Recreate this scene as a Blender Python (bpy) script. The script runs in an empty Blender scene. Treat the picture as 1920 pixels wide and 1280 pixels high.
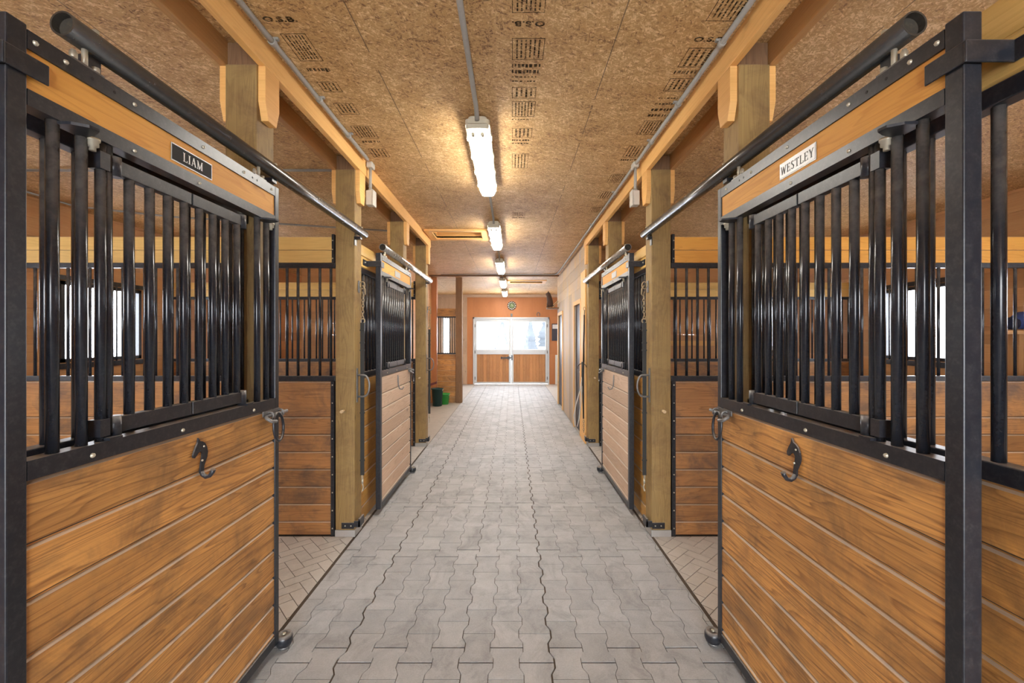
import bpy, bmesh, math, random
from mathutils import Vector, Matrix
random.seed(7)
C = bpy.context.scene.collection
PI = math.pi

# ------------------------------------------------------------------ nodes
class N:
    def __init__(s, name):
        s.m = bpy.data.materials.new(name); s.m.use_nodes = True
        s.t = s.m.node_tree; s.t.nodes.clear()
        s.out = s.t.nodes.new('ShaderNodeOutputMaterial')
    def n(s, typ, ins=None, **kw):
        d = s.t.nodes.new(typ)
        for k, v in kw.items(): setattr(d, k, v)
        for k, v in (ins or {}).items(): s.put(d, k, v)
        return d
    def put(s, d, k, v):
        if isinstance(v, bpy.types.NodeSocket): s.t.links.new(v, d.inputs[k])
        elif isinstance(v, bpy.types.Node): s.t.links.new(v.outputs[0], d.inputs[k])
        else:
            if isinstance(v, tuple) and len(v) == 3 and d.inputs[k].type == 'RGBA': v = v + (1,)
            d.inputs[k].default_value = v
    def math(s, op, a, b=0.0, c=None):
        d = s.n('ShaderNodeMath', {0: a, 1: b}, operation=op)
        if c is not None: s.put(d, 2, c)
        return d.outputs[0]
    def vmul(s, v, sc):
        return s.n('ShaderNodeMapping', {'Vector': v, 'Scale': sc}).outputs[0]
    def noise(s, v, scale=1.0, detail=3.0, rough=.55, dist=0.0):
        return s.n('ShaderNodeTexNoise', {'Vector': v, 'Scale': scale, 'Detail': detail, 'Roughness': rough, 'Distortion': dist}).outputs[0]
    def ramp(s, f, stops):
        d = s.n('ShaderNodeValToRGB', {0: f}); e = d.color_ramp.elements
        while len(e) < len(stops): e.new(.5)
        for q, (p, c) in zip(e, stops):
            q.position = p; q.color = (c + (1,)) if isinstance(c, tuple) else (c, c, c, 1)
        return d.outputs[0]
    def mix(s, f, a, b, mode='MIX'):
        d = s.n('ShaderNodeMix', data_type='RGBA', blend_type=mode)
        s.put(d, 0, f); s.put(d, 6, a); s.put(d, 7, b)
        return d.outputs[2]
    def done(s, **kw):
        b = s.n('ShaderNodeBsdfPrincipled')
        for k, v in kw.items(): s.put(b, k.replace('_', ' '), v)
        s.t.links.new(b.outputs[0], s.out.inputs[0]); return s.m
    def bump(s, h, strength=.2, dist=.004):
        return s.n('ShaderNodeBump', {'Height': h, 'Strength': strength, 'Distance': dist}).outputs[0]

def wood(name, light, dark, grain=.5, ring=.45, knot=.6, tone=.35, stain=0.0, rough=.5, stain_col=(.07, .05, .04), rings=7.0, grey=0.0, dust=.6, lip=0.0):
    s = N(name)
    uv = s.n('ShaderNodeUVMap').outputs[0]
    rnd = s.n('ShaderNodeAttribute', attribute_name='rnd').outputs[2]
    off = s.n('ShaderNodeCombineXYZ', {0: s.math('MULTIPLY', rnd, 41.0), 1: s.math('MULTIPLY', rnd, 17.0), 2: 0.0}).outputs[0]
    v = s.n('ShaderNodeVectorMath', {0: uv, 1: off}, operation='ADD').outputs[0]
    fine = s.noise(s.vmul(v, (3, 120, 1)), 1.0, 4, .6)
    big = s.noise(s.vmul(v, (.75, 10, 1)), 1.0, 2, .5, .3)
    rg = s.math('FRACT', s.math('MULTIPLY', big, rings * 2.2))
    rg = s.ramp(rg, [(0, 0.0), (.62, .25), (.9, 1.0), (1, 0.0)])
    f = s.math('ADD', s.math('MULTIPLY', rg, ring), s.math('MULTIPLY', s.math('SUBTRACT', fine, .42), grain * 2.0))
    f = s.n('ShaderNodeClamp', {0: f}).outputs[0]
    col = s.mix(f, light, dark)
    patch = s.noise(s.vmul(v, (1.1, 3.0, 1)), 1.3, 3)
    col = s.mix(s.math('MULTIPLY', s.ramp(patch, [(.42, 0.0), (.75, 1.0)]), .45), col, dark)
    if knot > 0:
        vo = s.n('ShaderNodeTexVoronoi', {'Vector': s.vmul(v, (1.6, 3.0, 1)), 'Scale': 1.5})
        k = s.ramp(vo.outputs[0], [(0.0, 1.0), (.035, .9), (.075, .25), (.13, 0.0)])
        col = s.mix(s.math('MULTIPLY', k, knot), col, (dark[0] * .35, dark[1] * .3, dark[2] * .3))
    if stain > 0:
        oc = s.n('ShaderNodeTexCoord').outputs[3]
        st = s.noise(s.vmul(oc, (1, 1, 1.3)), 3.6, 7, .7, .5)
        col = s.mix(s.math('MULTIPLY', s.ramp(st, [(.46, 0.0), (.66, 1.0)]), stain), col, stain_col)
    if grey > 0:
        oc = s.n('ShaderNodeTexCoord').outputs[3]
        st = s.noise(s.vmul(oc, (1, 1, .6)), 4.0, 5, .6)
        col = s.mix(s.math('MULTIPLY', s.ramp(st, [(.3, 0.0), (.6, 1.0)]), grey), col, (.42, .36, .32))
    nz = s.n('ShaderNodeSeparateXYZ', {0: s.n('ShaderNodeNewGeometry').outputs[1]}).outputs[2]
    col = s.mix(s.math('MULTIPLY', s.ramp(nz, [(.35, 0.0), (.7, 1.0)]), dust), col, (.60, .52, .42))
    if lip > 0: col = s.mix(s.math('MULTIPLY', s.ramp(s.math('MULTIPLY', nz, -1.0), [(.25, 0.0), (.5, 1.0)]), lip), col, (.022, .014, .01))  # downward faces painted near-black: groove dirt and the shade under each board
    t = s.math('ADD', 1.0 - tone * .5, s.math('MULTIPLY', rnd, tone))
    tv = s.n('ShaderNodeCombineColor', {0: t, 1: t, 2: t}).outputs[0]
    col = s.mix(1.0, col, tv, 'MULTIPLY')
    return s.done(Base_Color=col, Roughness=rough, Normal=s.bump(fine, .25, .002))

M = {}
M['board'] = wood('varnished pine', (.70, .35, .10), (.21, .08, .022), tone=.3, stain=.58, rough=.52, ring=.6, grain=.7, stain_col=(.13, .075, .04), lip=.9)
M['header'] = wood('bright varnished pine', (.84, .42, .075), (.60, .245, .032), tone=.12, knot=.5, rough=.62, grain=.35)
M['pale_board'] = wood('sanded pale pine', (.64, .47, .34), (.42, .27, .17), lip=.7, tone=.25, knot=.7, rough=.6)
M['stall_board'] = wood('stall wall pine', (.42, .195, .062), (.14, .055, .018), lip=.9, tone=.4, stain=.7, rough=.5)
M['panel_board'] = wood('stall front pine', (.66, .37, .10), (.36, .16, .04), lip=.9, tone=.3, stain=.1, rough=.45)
M['inner_board'] = wood('interior pine boards', (.60, .32, .13), (.42, .18, .06), tone=.3, knot=.8, rough=.6, ring=.2)
M['post'] = wood('treated post timber', (.38, .25, .088), (.19, .11, .038), tone=.2, knot=.8, rough=.65, stain=.6, stain_col=(.15, .08, .035))
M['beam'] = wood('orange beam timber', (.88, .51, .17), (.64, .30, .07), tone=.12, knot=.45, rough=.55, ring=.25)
M['top_board'] = wood('yellow pine boards', (.74, .49, .16), (.52, .29, .07), tone=.15, knot=.3, rough=.5, ring=.35)
M['end_ply'] = wood('stained plywood', (.55, .225, .085), (.42, .15, .05), tone=.1, knot=.2, rough=.55, ring=.15, grain=.25)
M['door_board'] = wood('barn door boards', (.56, .27, .10), (.36, .14, .045), tone=.35, knot=.5, rough=.5)
M['grey_board'] = wood('weathered boards', (.60, .43, .22), (.38, .24, .11), tone=.4, knot=.5, rough=.7, grey=.85)
M['dark_wood'] = wood('old dark timber', (.24, .13, .06), (.11, .055, .025), tone=.2, knot=.3, rough=.7)

def osb(name, a, b, c):
    s = N(name)
    oc = s.n('ShaderNodeTexCoord').outputs[3]
    vals = []
    for i, (ang, sc) in enumerate([(.35, (38, 190, 1)), (1.75, (42, 200, 1)), (2.6, (34, 160, 1))]):
        r = s.n('ShaderNodeMapping', {'Vector': oc, 'Rotation': (0, 0, ang), 'Location': (i * 3.1, i * 1.7, 0)}).outputs[0]
        w = s.noise(r, 5.0, 2)
        rr = s.n('ShaderNodeVectorMath', {0: s.vmul(r, sc), 1: s.n('ShaderNodeCombineXYZ', {0: w, 1: s.math('MULTIPLY', w, 5.0), 2: 0.0}).outputs[0]}, operation='ADD').outputs[0]
        vo = s.n('ShaderNodeTexVoronoi', {'Vector': rr, 'Scale': .8})
        sp = s.n('ShaderNodeSeparateColor', {0: vo.outputs[1]})
        vals.append((sp.outputs[0], sp.outputs[1]))
    pick1 = s.math('GREATER_THAN', vals[0][1], .55); pick2 = s.math('GREATER_THAN', vals[1][1], .5)
    m1 = s.mix(pick1, vals[0][0], vals[1][0]); m2 = s.mix(pick2, m1, vals[2][0])
    big = s.noise(oc, 1.2, 3)
    fine = s.noise(oc, 60, 4, .7)
    f = s.math('ADD', s.math('ADD', s.math('MULTIPLY', m2, .40), s.math('MULTIPLY', s.noise(oc, 7, 4, .6, .4), .45)), s.math('ADD', s.math('MULTIPLY', big, .40), s.math('MULTIPLY', s.math('SUBTRACT', fine, .5), .8)))
    col = s.ramp(f, [(.30, a), (.52, b), (.66, b), (.92, c)])
    # sheet seams
    sp = s.n('ShaderNodeSeparateXYZ', {0: oc})
    sx = s.math('ABSOLUTE', s.math('SUBTRACT', s.math('FRACT', s.math('DIVIDE', s.math('ADD', sp.outputs[0], 9.87), 1.22)), .5))
    sy = s.math('ABSOLUTE', s.math('SUBTRACT', s.math('FRACT', s.math('DIVIDE', s.math('ADD', sp.outputs[1], 9.62), 2.44)), .5))
    seam = s.math('MAXIMUM', s.math('LESS_THAN', sx, .0022), s.math('LESS_THAN', sy, .0013))
    brk = s.math('GREATER_THAN', s.noise(oc, 3.0, 2), .43)
    col = s.mix(s.math('MULTIPLY', s.math('MULTIPLY', seam, brk), .75), col, (.08, .045, .02))
    return s.done(Base_Color=col, Roughness=.6, Normal=s.bump(f, .25, .004))
M['osb'] = osb('strand board ceiling', (.20, .09, .03), (.55, .325, .125), (.88, .64, .34))

def metal(name, col, rough, metallic, dust=0.0, dust_col=(.30, .27, .24), blotch=.0):
    s = N(name)
    oc = s.n('ShaderNodeTexCoord').outputs[3]
    nz = s.noise(oc, 45, 4, .6)
    sp = s.noise(oc, 160, 2, .5)
    sm = s.math('MULTIPLY', s.ramp(nz, [(.42, .1), (.75, 1.0)]), s.ramp(sp, [(.35, .2), (.7, 1.0)]))
    c = s.mix(s.math('MULTIPLY', sm, blotch), col, dust_col)
    if dust > 0:
        nrm = s.n('ShaderNodeNewGeometry').outputs[1]
        z = s.n('ShaderNodeSeparateXYZ', {0: nrm}).outputs[2]
        d = s.ramp(z, [(.25, 0.0), (.8, 1.0)])
        c = s.mix(s.math('MULTIPLY', s.math('MULTIPLY', d, dust), s.ramp(nz, [(.25, .5), (.6, 1.0)])), c, dust_col)
    return s.done(Base_Color=c, Roughness=s.math('ADD', rough, s.math('MULTIPLY', nz, .08)), Metallic=metallic)
M['black'] = metal('black painted steel', (.011, .013, .019), .3, 0.0, .75, blotch=.12, dust_col=(.34, .31, .28))
M['bar'] = metal('black enamel bar', (.012, .014, .02), .18, 0.0, .5, blotch=.06)
M['pipe'] = metal('track steel', (.10, .098, .095), .22, .75, .8, blotch=.15, dust_col=(.42, .36, .28))
M['pipe_new'] = metal('bright track steel', (.50, .49, .47), .24, .9, .3, blotch=.1, dust_col=(.42, .36, .28))
M['pipe_inside'] = metal('dark pipe inside', (.030, .024, .017), .9, 0.0, blotch=.5, dust_col=(.10, .08, .05))
M['galv'] = metal('galvanized steel', (.55, .56, .56), .38, .7, .0, blotch=.3, dust_col=(.36, .35, .33))
M['conduit'] = metal('grey conduit', (.33, .315, .28), .55, .1, .0, blotch=.35, dust_col=(.22, .18, .13))
M['bolt'] = metal('zinc bolt', (.50, .46, .36), .4, .5)
M['chain'] = metal('rusted chain', (.36, .28, .17), .5, .6, 0, blotch=.5, dust_col=(.16, .08, .04))
M['steel'] = metal('brushed steel', (.33, .325, .32), .4, .9)
M['latch'] = metal('worn latch steel', (.16, .155, .15), .4, .4, .3, blotch=.5, dust_col=(.40, .38, .36))
def plain(name, col, rough=.5, metallic=0.0):
    s = N(name); oc = s.n('ShaderNodeTexCoord').outputs[3]
    nz = s.noise(oc, 30, 4)
    c = s.mix(s.math('MULTIPLY', nz, .25), col, (col[0] * .6, col[1] * .6, col[2] * .6))
    return s.done(Base_Color=c, Roughness=rough, Metallic=metallic)
M['plate_black'] = plain('black plate', (.012, .012, .012), .75)
M['engrave'] = plain('engraved grey', (.07, .068, .065), .5)
M['silver'] = plain('silver lettering', (.80, .79, .76), .4)
M['strap'] = plain('black rubber strap', (.02, .02, .018), .6)
M['leather'] = plain('dark leather', (.035, .022, .015), .5)
M['rope'] = plain('pale rope', (.55, .52, .47), .8)
M['housing'] = plain('lamp housing', (.50, .45, .33), .5)
M['box_grey'] = plain('grey outlet box', (.52, .49, .42), .5)
M['teal'] = plain('dark teal plastic', (.012, .055, .055), .4)
M['green'] = plain('bright green plastic', (.05, .40, .07), .4)
M['maroon'] = plain('maroon plastic', (.14, .035, .04), .5)
M['pale_wood'] = plain('pale handle', (.66, .50, .30), .5)
M['brown'] = plain('dark brown figurine', (.07, .035, .022), .7)
M['cream'] = plain('cream enamel', (.75, .72, .60), .5)
M['moss'] = plain('clock green', (.16, .24, .10), .5)
M['dark'] = plain('dark panel', (.03, .032, .045), .5)
M['slate'] = plain('slate board', (.05, .05, .07), .5)
M['paper'] = plain('white paper', (.8, .8, .82), .8)
M['blue'] = plain('blue cloth', (.05, .075, .22), .9)
M['navy'] = plain('navy cloth', (.01, .012, .03), .9)
M['white'] = plain('white painted trim', (.75, .74, .70), .5)
M['concrete'] = plain('concrete footing', (.40, .385, .36), .85)
M['snow'] = plain('snowy ground', (.75, .77, .8), .9)
s = N('snowy fir'); M['fir'] = s.done(Base_Color=s.mix(s.noise(s.n('ShaderNodeTexCoord').outputs[3], 3.0, 4), (.040, .045, .050), (.056, .060, .065)), Roughness=1.0, Specular_IOR_Level=0.0)

def lampmat(name, col, st):
    s = N(name); e = s.n('ShaderNodeEmission', {0: col + (1,), 1: st})
    s.t.links.new(e.outputs[0], s.out.inputs[0]); return s.m
M['diffuser'] = lampmat('glowing diffuser', (1, .955, .87), 22.0)

s = N('window glass')
tr = s.n('ShaderNodeBsdfTransparent', {0: (.97, .98, 1, 1)}); gl = s.n('ShaderNodeBsdfGlossy', {1: .05})
mx = s.n('ShaderNodeMixShader', {0: .012}); s.t.links.new(tr.outputs[0], mx.inputs[1]); s.t.links.new(gl.outputs[0], mx.inputs[2])
s.t.links.new(mx.outputs[0], s.out.inputs[0]); M['glass'] = s.m

s = N('stamp ink')
oc = s.n('ShaderNodeTexCoord').outputs[3]
tr = s.n('ShaderNodeBsdfTransparent'); df = s.n('ShaderNodeBsdfDiffuse', {0: (.07, .05, .03, 1)})
mx = s.n('ShaderNodeMixShader', {0: s.ramp(s.noise(oc, 38, 5, .75), [(.36, .10), (.64, .75)])})
s.t.links.new(tr.outputs[0], mx.inputs[1]); s.t.links.new(df.outputs[0], mx.inputs[2]); s.t.links.new(mx.outputs[0], s.out.inputs[0]); M['ink'] = s.m

def paver(name, a, b, stain=.6):
    s = N(name)
    oc = s.n('ShaderNodeTexCoord').outputs[3]
    rnd = s.n('ShaderNodeAttribute', attribute_name='rnd').outputs[2]
    fine = s.noise(oc, 130, 5, .75)
    mid = s.noise(oc, 7, 6, .65, .5)
    f = s.math('ADD', s.math('MULTIPLY', rnd, .14), s.math('ADD', s.math('MULTIPLY', fine, .55), s.math('MULTIPLY', mid, .55)))
    col = s.ramp(f, [(.25, a), (.85, b)])
    big = s.noise(s.vmul(oc, (1.2, .8, 1)), 3.6, 8, .75, 1.2)
    col = s.mix(s.math('MULTIPLY', s.ramp(big, [(.50, 0.0), (.72, 1.0)]), stain), col, (.14, .138, .138))
    return s.done(Base_Color=col, Roughness=.62, Normal=s.bump(fine, .3, .002))
M['paver'] = paver('concrete pavers', (.22, .225, .23), (.50, .51, .52), .6)
M['brick'] = paver('stall brick floor', (.42, .39, .36), (.58, .55, .51), .25)
M['joint'] = plain('dirt joint', (.09, .068, .05), .95)
M['slab'] = paver('concrete slab', (.34, .31, .275), (.46, .43, .385), .25)

# ------------------------------------------------------------------ mesh builder
class MB:
    def __init__(s, *mats):
        s.bm = bmesh.new(); s.uv = s.bm.loops.layers.uv.new('UVMap'); s.r = s.bm.faces.layers.float.new('rnd'); s.mats = mats
    def face(s, vs, uvs=None, rnd=None, mi=0, smooth=False):
        try: f = s.bm.faces.new(vs)
        except ValueError: return None
        f[s.r] = random.random() if rnd is None else rnd; f.material_index = mi; f.smooth = smooth
        if uvs:
            for l, u in zip(f.loops, uvs): l[s.uv].uv = u
        return f
    def box(s, x0, x1, y0, y1, z0, z1, g='y', mi=0, rnd=None):
        x0, x1 = min(x0, x1), max(x0, x1); y0, y1 = min(y0, y1), max(y0, y1); z0, z1 = min(z0, z1), max(z0, z1)
        rnd = random.random() if rnd is None else rnd
        P = [(x, y, z) for x in (x0, x1) for y in (y0, y1) for z in (z0, z1)]
        V = [s.bm.verts.new(p) for p in P]
        gi = 'xyz'.index(g)
        for q, nrm in (((0, 1, 3, 2), 0), ((4, 6, 7, 5), 0), ((0, 4, 5, 1), 1), ((2, 3, 7, 6), 1), ((0, 2, 6, 4), 2), ((1, 5, 7, 3), 2)):
            ax = [a for a in range(3) if a != nrm]
            ua = gi if gi in ax else ax[0]; va = [a for a in ax if a != ua][0]
            s.face([V[i] for i in q], [(P[i][ua] * (1 if gi in ax else .2), P[i][va] + nrm * .37) for i in q], rnd, mi)
        return s
    def plank(s, prof, axis, a0, a1, rnd=None, mi=0):
        """extrude a closed 2D profile along an axis; profile coords are the other two axes in xyz order"""
        rnd = random.random() if rnd is None else rnd
        oth = [i for i in range(3) if i != 'xyz'.index(axis)]
        def mk(p, a):
            v = [0, 0, 0]; v['xyz'.index(axis)] = a; v[oth[0]] = p[0]; v[oth[1]] = p[1]; return v
        A = [s.bm.verts.new(mk(p, a0)) for p in prof]; B = [s.bm.verts.new(mk(p, a1)) for p in prof]
        n = len(prof); acc = 0
        for i in range(n):
            j = (i + 1) % n; d = math.dist(prof[i], prof[j])
            s.face([A[i], A[j], B[j], B[i]], [(a0, acc), (a0, acc + d), (a1, acc + d), (a1, acc)], rnd, mi); acc += d
        s.face(A, [(p[0] * .2, p[1]) for p in prof], rnd, mi); s.face(B[::-1], [(p[0] * .2, p[1]) for p in prof[::-1]], rnd, mi)
        return s
    def tube(s, pts, r, n=10, cap=True, mi=0, closed=False, smooth=True, flat=1.0):
        pts = [Vector(p) for p in pts]; m = len(pts)
        rr = r if isinstance(r, (list, tuple)) else [r] * m
        tan = []
        for i in range(m):
            if closed: t = pts[(i + 1) % m] - pts[i - 1]
            else: t = pts[min(i + 1, m - 1)] - pts[max(i - 1, 0)]
            tan.append(t.normalized())
        up = Vector((0, 0, 1)) if abs(tan[0].z) < .9 else Vector((1, 0, 0))
        nrm = (up - tan[0] * up.dot(tan[0])).normalized(); rings = []; rnd = random.random()
        for i in range(m):
            nrm = (nrm - tan[i] * nrm.dot(tan[i])).normalized(); b = tan[i].cross(nrm)
            rings.append([s.bm.verts.new(pts[i] + (nrm * math.cos(2 * PI * k / n) * flat + b * math.sin(2 * PI * k / n)) * rr[i]) for k in range(n)])
        for i in range(m if closed else m - 1):
            A, B = rings[i], rings[(i + 1) % m]
            for k in range(n):
                s.face([A[k], A[(k + 1) % n], B[(k + 1) % n], B[k]], [(i * .1, k / n)] * 4, rnd, mi, smooth)
        if cap and not closed:
            s.face(rings[0][::-1], None, rnd, mi); s.face(rings[-1], None, rnd, mi)
        return s
    def lathe(s, c, prof, n=20, mi=0, axis='z', smooth=True):
        rings = []; rnd = random.random()
        for r, h in prof:
            ring = []
            for k in range(n):
                a = 2 * PI * k / n; p = (r * math.cos(a), r * math.sin(a), h)
                if axis == 'x': p = (h, p[0], p[1])
                if axis == 'y': p = (p[0], h, p[1])
                ring.append(s.bm.verts.new((c[0] + p[0], c[1] + p[1], c[2] + p[2])))
            rings.append(ring)
        for A, B in zip(rings, rings[1:]):
            for k in range(n): s.face([A[k], A[(k + 1) % n], B[(k + 1) % n], B[k]], None, rnd, mi, smooth)
        s.face(rings[0][::-1], None, rnd, mi); s.face(rings[-1], None, rnd, mi)
        return s
    def ball(s, c, r, n=12, mi=0, sc=(1, 1, 1)):
        m = n // 2; rings = []; rnd = random.random()
        top = s.bm.verts.new((c[0], c[1], c[2] + r * sc[2])); bot = s.bm.verts.new((c[0], c[1], c[2] - r * sc[2]))
        for i in range(1, m):
            t = PI * i / m
            rings.append([s.bm.verts.new((c[0] + r * sc[0] * math.sin(t) * math.cos(2 * PI * k / n), c[1] + r * sc[1] * math.sin(t) * math.sin(2 * PI * k / n), c[2] + r * sc[2] * math.cos(t))) for k in range(n)])
        for k in range(n):
            s.face([top, rings[0][k], rings[0][(k + 1) % n]], None, rnd, mi, True); s.face([bot, rings[-1][(k + 1) % n], rings[-1][k]], None, rnd, mi, True)
        for A, B in zip(rings, rings[1:]):
            for k in range(n): s.face([A[k], B[k], B[(k + 1) % n], A[(k + 1) % n]], None, rnd, mi, True)
        return s
    def build(s, name, parent=None, loc=None, bevel=0.0, recalc=True):
        if recalc: bmesh.ops.recalc_face_normals(s.bm, faces=s.bm.faces)
        me = bpy.data.meshes.new(name); s.bm.to_mesh(me); s.bm.free()
        for m in s.mats: me.materials.append(M[m] if isinstance(m, str) else m)
        o = bpy.data.objects.new(name, me); C.objects.link(o)
        if loc: o.location = loc
        if parent: o.parent = parent
        if bevel:
            b = o.modifiers.new('Bevel', 'BEVEL'); b.width = bevel; b.segments = 2; b.limit_method = 'ANGLE'; b.angle_limit = 1.0
        return o

def tag(o, label, cat, group=None):
    o['label'] = label; o['category'] = cat; o['kind'] = 'thing'
    if group: o['group'] = group
    return o
def thing(name, loc, label, cat, group=None):
    o = bpy.data.objects.new(name, None); C.objects.link(o); o.location = loc; o.empty_display_size = .1
    return tag(o, label, cat, group)
def struct(o): o['kind'] = 'structure'; return o
_bars = {}
def bar(name, parent, x, y, z0, z1, r, mat='bar', n=14):
    key = (round(z1 - z0, 4), r, mat)
    if key not in _bars:
        o = MB(mat).tube([(0, 0, 0), (0, 0, z1 - z0)], r, n).build(name); _bars[key] = o.data
    else:
        o = bpy.data.objects.new(name, _bars[key]); C.objects.link(o)
    o.location = (x, y, z0); o.parent = parent; return o
def lettering(txt, size, mat, parent, name='lettering', depth=.001):
    cu = bpy.data.curves.new(name, 'FONT'); cu.body = txt; cu.size = size; cu.align_x = 'CENTER'; cu.align_y = 'CENTER'; cu.extrude = depth; cu.space_character = 1.08; cu.offset = size * .03
    t = bpy.data.objects.new(name, cu); C.objects.link(t)
    bpy.context.view_layer.update()
    me = bpy.data.meshes.new_from_object(t.evaluated_get(bpy.context.evaluated_depsgraph_get()))
    C.objects.unlink(t); bpy.data.objects.remove(t)
    o = bpy.data.objects.new(name, me); C.objects.link(o); me.materials.clear(); me.materials.append(M[mat]); o.parent = parent
    return o

GL = {
 'L': (.66, [((.14, 0), (.14, 1), .13), ((.0, .025), (.62, .025), .05), ((.0, .975), (.28, .975), .05), ((.6, 0), (.6, .24), .05)]),
 'I': (.34, [((.17, 0), (.17, 1), .14), ((.02, .025), (.32, .025), .05), ((.02, .975), (.32, .975), .05)]),
 'A': (.78, [((.10, 0), (.38, 1), .06), ((.38, 1), (.68, 0), .14), ((.2, .33), (.56, .33), .05), ((.0, .025), (.22, .025), .05), ((.54, .025), (.82, .025), .05)]),
 'M': (.98, [((.14, 0), (.14, 1), .06), ((.14, 1), (.48, .03), .13), ((.48, .03), (.82, 1), .06), ((.82, 0), (.82, 1), .14), ((.02, .025), (.27, .025), .05), ((.68, .025), (.96, .025), .05), ((.02, .975), (.2, .975), .05), ((.8, .975), (.96, .975), .05)]),
 'W': (1.04, [((.08, 1), (.3, 0), .13), ((.3, 0), (.5, .92), .06), ((.5, .92), (.72, 0), .13), ((.72, 0), (.94, 1), .06), ((.0, .975), (.22, .975), .05), ((.84, .975), (1.03, .975), .05)]),
 'E': (.68, [((.14, 0), (.14, 1), .13), ((.0, .025), (.62, .025), .05), ((.0, .975), (.58, .975), .05), ((.14, .52), (.46, .52), .05), ((.6, 0), (.6, .22), .05), ((.56, .8), (.56, 1), .05), ((.45, .42), (.45, .62), .05)]),
 'S': (.6, [((.5, .82), (.4, .95), .06), ((.4, .95), (.24, .97), .06), ((.24, .97), (.1, .86), .09), ((.1, .86), (.1, .7), .12), ((.1, .7), (.28, .54), .13), ((.28, .54), (.46, .4), .13), ((.46, .4), (.5, .2), .12), ((.5, .2), (.36, .04), .09), ((.36, .04), (.16, .04), .06), ((.16, .04), (.06, .2), .06)]),
 'T': (.74, [((.37, 0), (.37, 1), .14), ((.03, .975), (.71, .975), .05), ((.22, .025), (.52, .025), .05), ((.05, .78), (.05, 1), .05), ((.69, .78), (.69, 1), .05)]),
 'Y': (.78, [((.08, 1), (.39, .46), .13), ((.39, .46), (.68, 1), .06), ((.39, 0), (.39, .5), .14), ((.0, .975), (.24, .975), .05), ((.58, .975), (.78, .975), .05), ((.25, .025), (.53, .025), .05)])}
def serif(txt, h, mat, parent, x, d, yc, zc, sy):
    """raised serif capitals on a plate in the YZ plane"""
    m = MB(mat); tot = sum(GL[c][0] + .12 for c in txt) - .12; u = -tot / 2
    for c in txt:
        for (p, q, w) in GL[c][1]:
            p, q = Vector(p), Vector(q); t = (q - p).normalized(); n = Vector((-t.y, t.x)) * w / 2
            pts = [p + n, p - n, q - n, q + n]
            m.plank([(yc + sy * (u + v.x) * h, zc + (v.y - .5) * h) for v in pts], 'x', x, x + d * .0008)
        u += GL[c][0] + .12
    return m.build('lettering', parent)

# ------------------------------------------------------------------ measures
CEIL = 2.99; XO = 4.9; YB = 14.25; YF = -3.6
PI_IN = {-1: 1.228, 1: 1.09}           # inner post faces
DOORX = {-1: 1.170, 1: 1.046}          # door centre planes
PIPEX = {-1: 1.176, 1: 1.053}
PANX = {-1: 1.285, 1: 1.150}           # stall front planes
PW = .15
POSTS = [2.05, 3.33, 4.82, 6.08]
PERIOD = 2.76
SIDE = {-1: 'LIAM', 1: 'WESTLEY'}

# ------------------------------------------------------------------ setting: floor
def bone_floor():
    mb = MB('paver'); bm = mb.bm
    pitch, L = .145, .196
    w, n_, l = .0822, .0622, L / 2
    prof = [(w, -l), (w, -l + .03), (n_, -.03), (n_, .03), (w, l - .03), (w, l)]
    poly = prof + [(-x, y) for x, y in prof[::-1]]
    xs = []; x = -1.34; i = 0
    while x < 1.3:
        xs.append((x, i)); i += 1; x += pitch
        if i in (4, 11): x += .006
        if i in (8,): x += .0015
    cols = xs
    for (x, i) in cols:
        y = -1.2 + (L / 2 if i % 2 else 0); j = 0
        while y < YB + .1:
            nxt = y + L
            g = .0015
            k = 1 - g / .08
            dz = random.uniform(-.0008, .0008)
            rnd = random.random()
            top = [bm.verts.new((x + px * k, y + py * (1 - g / l), dz)) for px, py in poly]
            bot = [bm.verts.new((x + px * k, y + py * (1 - g / l), -.012)) for px, py in poly]
            mb.face(top, None, rnd)
            for q in range(len(poly)):
                r = (q + 1) % len(poly); mb.face([top[q], bot[q], bot[r], top[r]], None, rnd)
            if any(abs(y + l - s_) < l + .001 and y + l >= s_ - L / 2 - .0005 and y + l < s_ + L / 2 - .0005 for s_ in (2.1, 3.05, 3.95, 5.6)): nxt += .006
            y = nxt; j += 1
    for co, no in (((-1.213, 0, 0), (-1, 0, 0)), ((1.083, 0, 0), (1, 0, 0)), ((0, YB - .005, 0), (0, 1, 0))):
        bmesh.ops.bisect_plane(bm, geom=bm.verts[:] + bm.edges[:] + bm.faces[:], plane_co=co, plane_no=no, clear_outer=True)
    return struct(mb.build('floor'))
bone_floor()
struct(MB('joint').box(-XO - .2, XO + .2, YF - .15, YB + .13, -.16, -.006).build('floor_base'))

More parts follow.
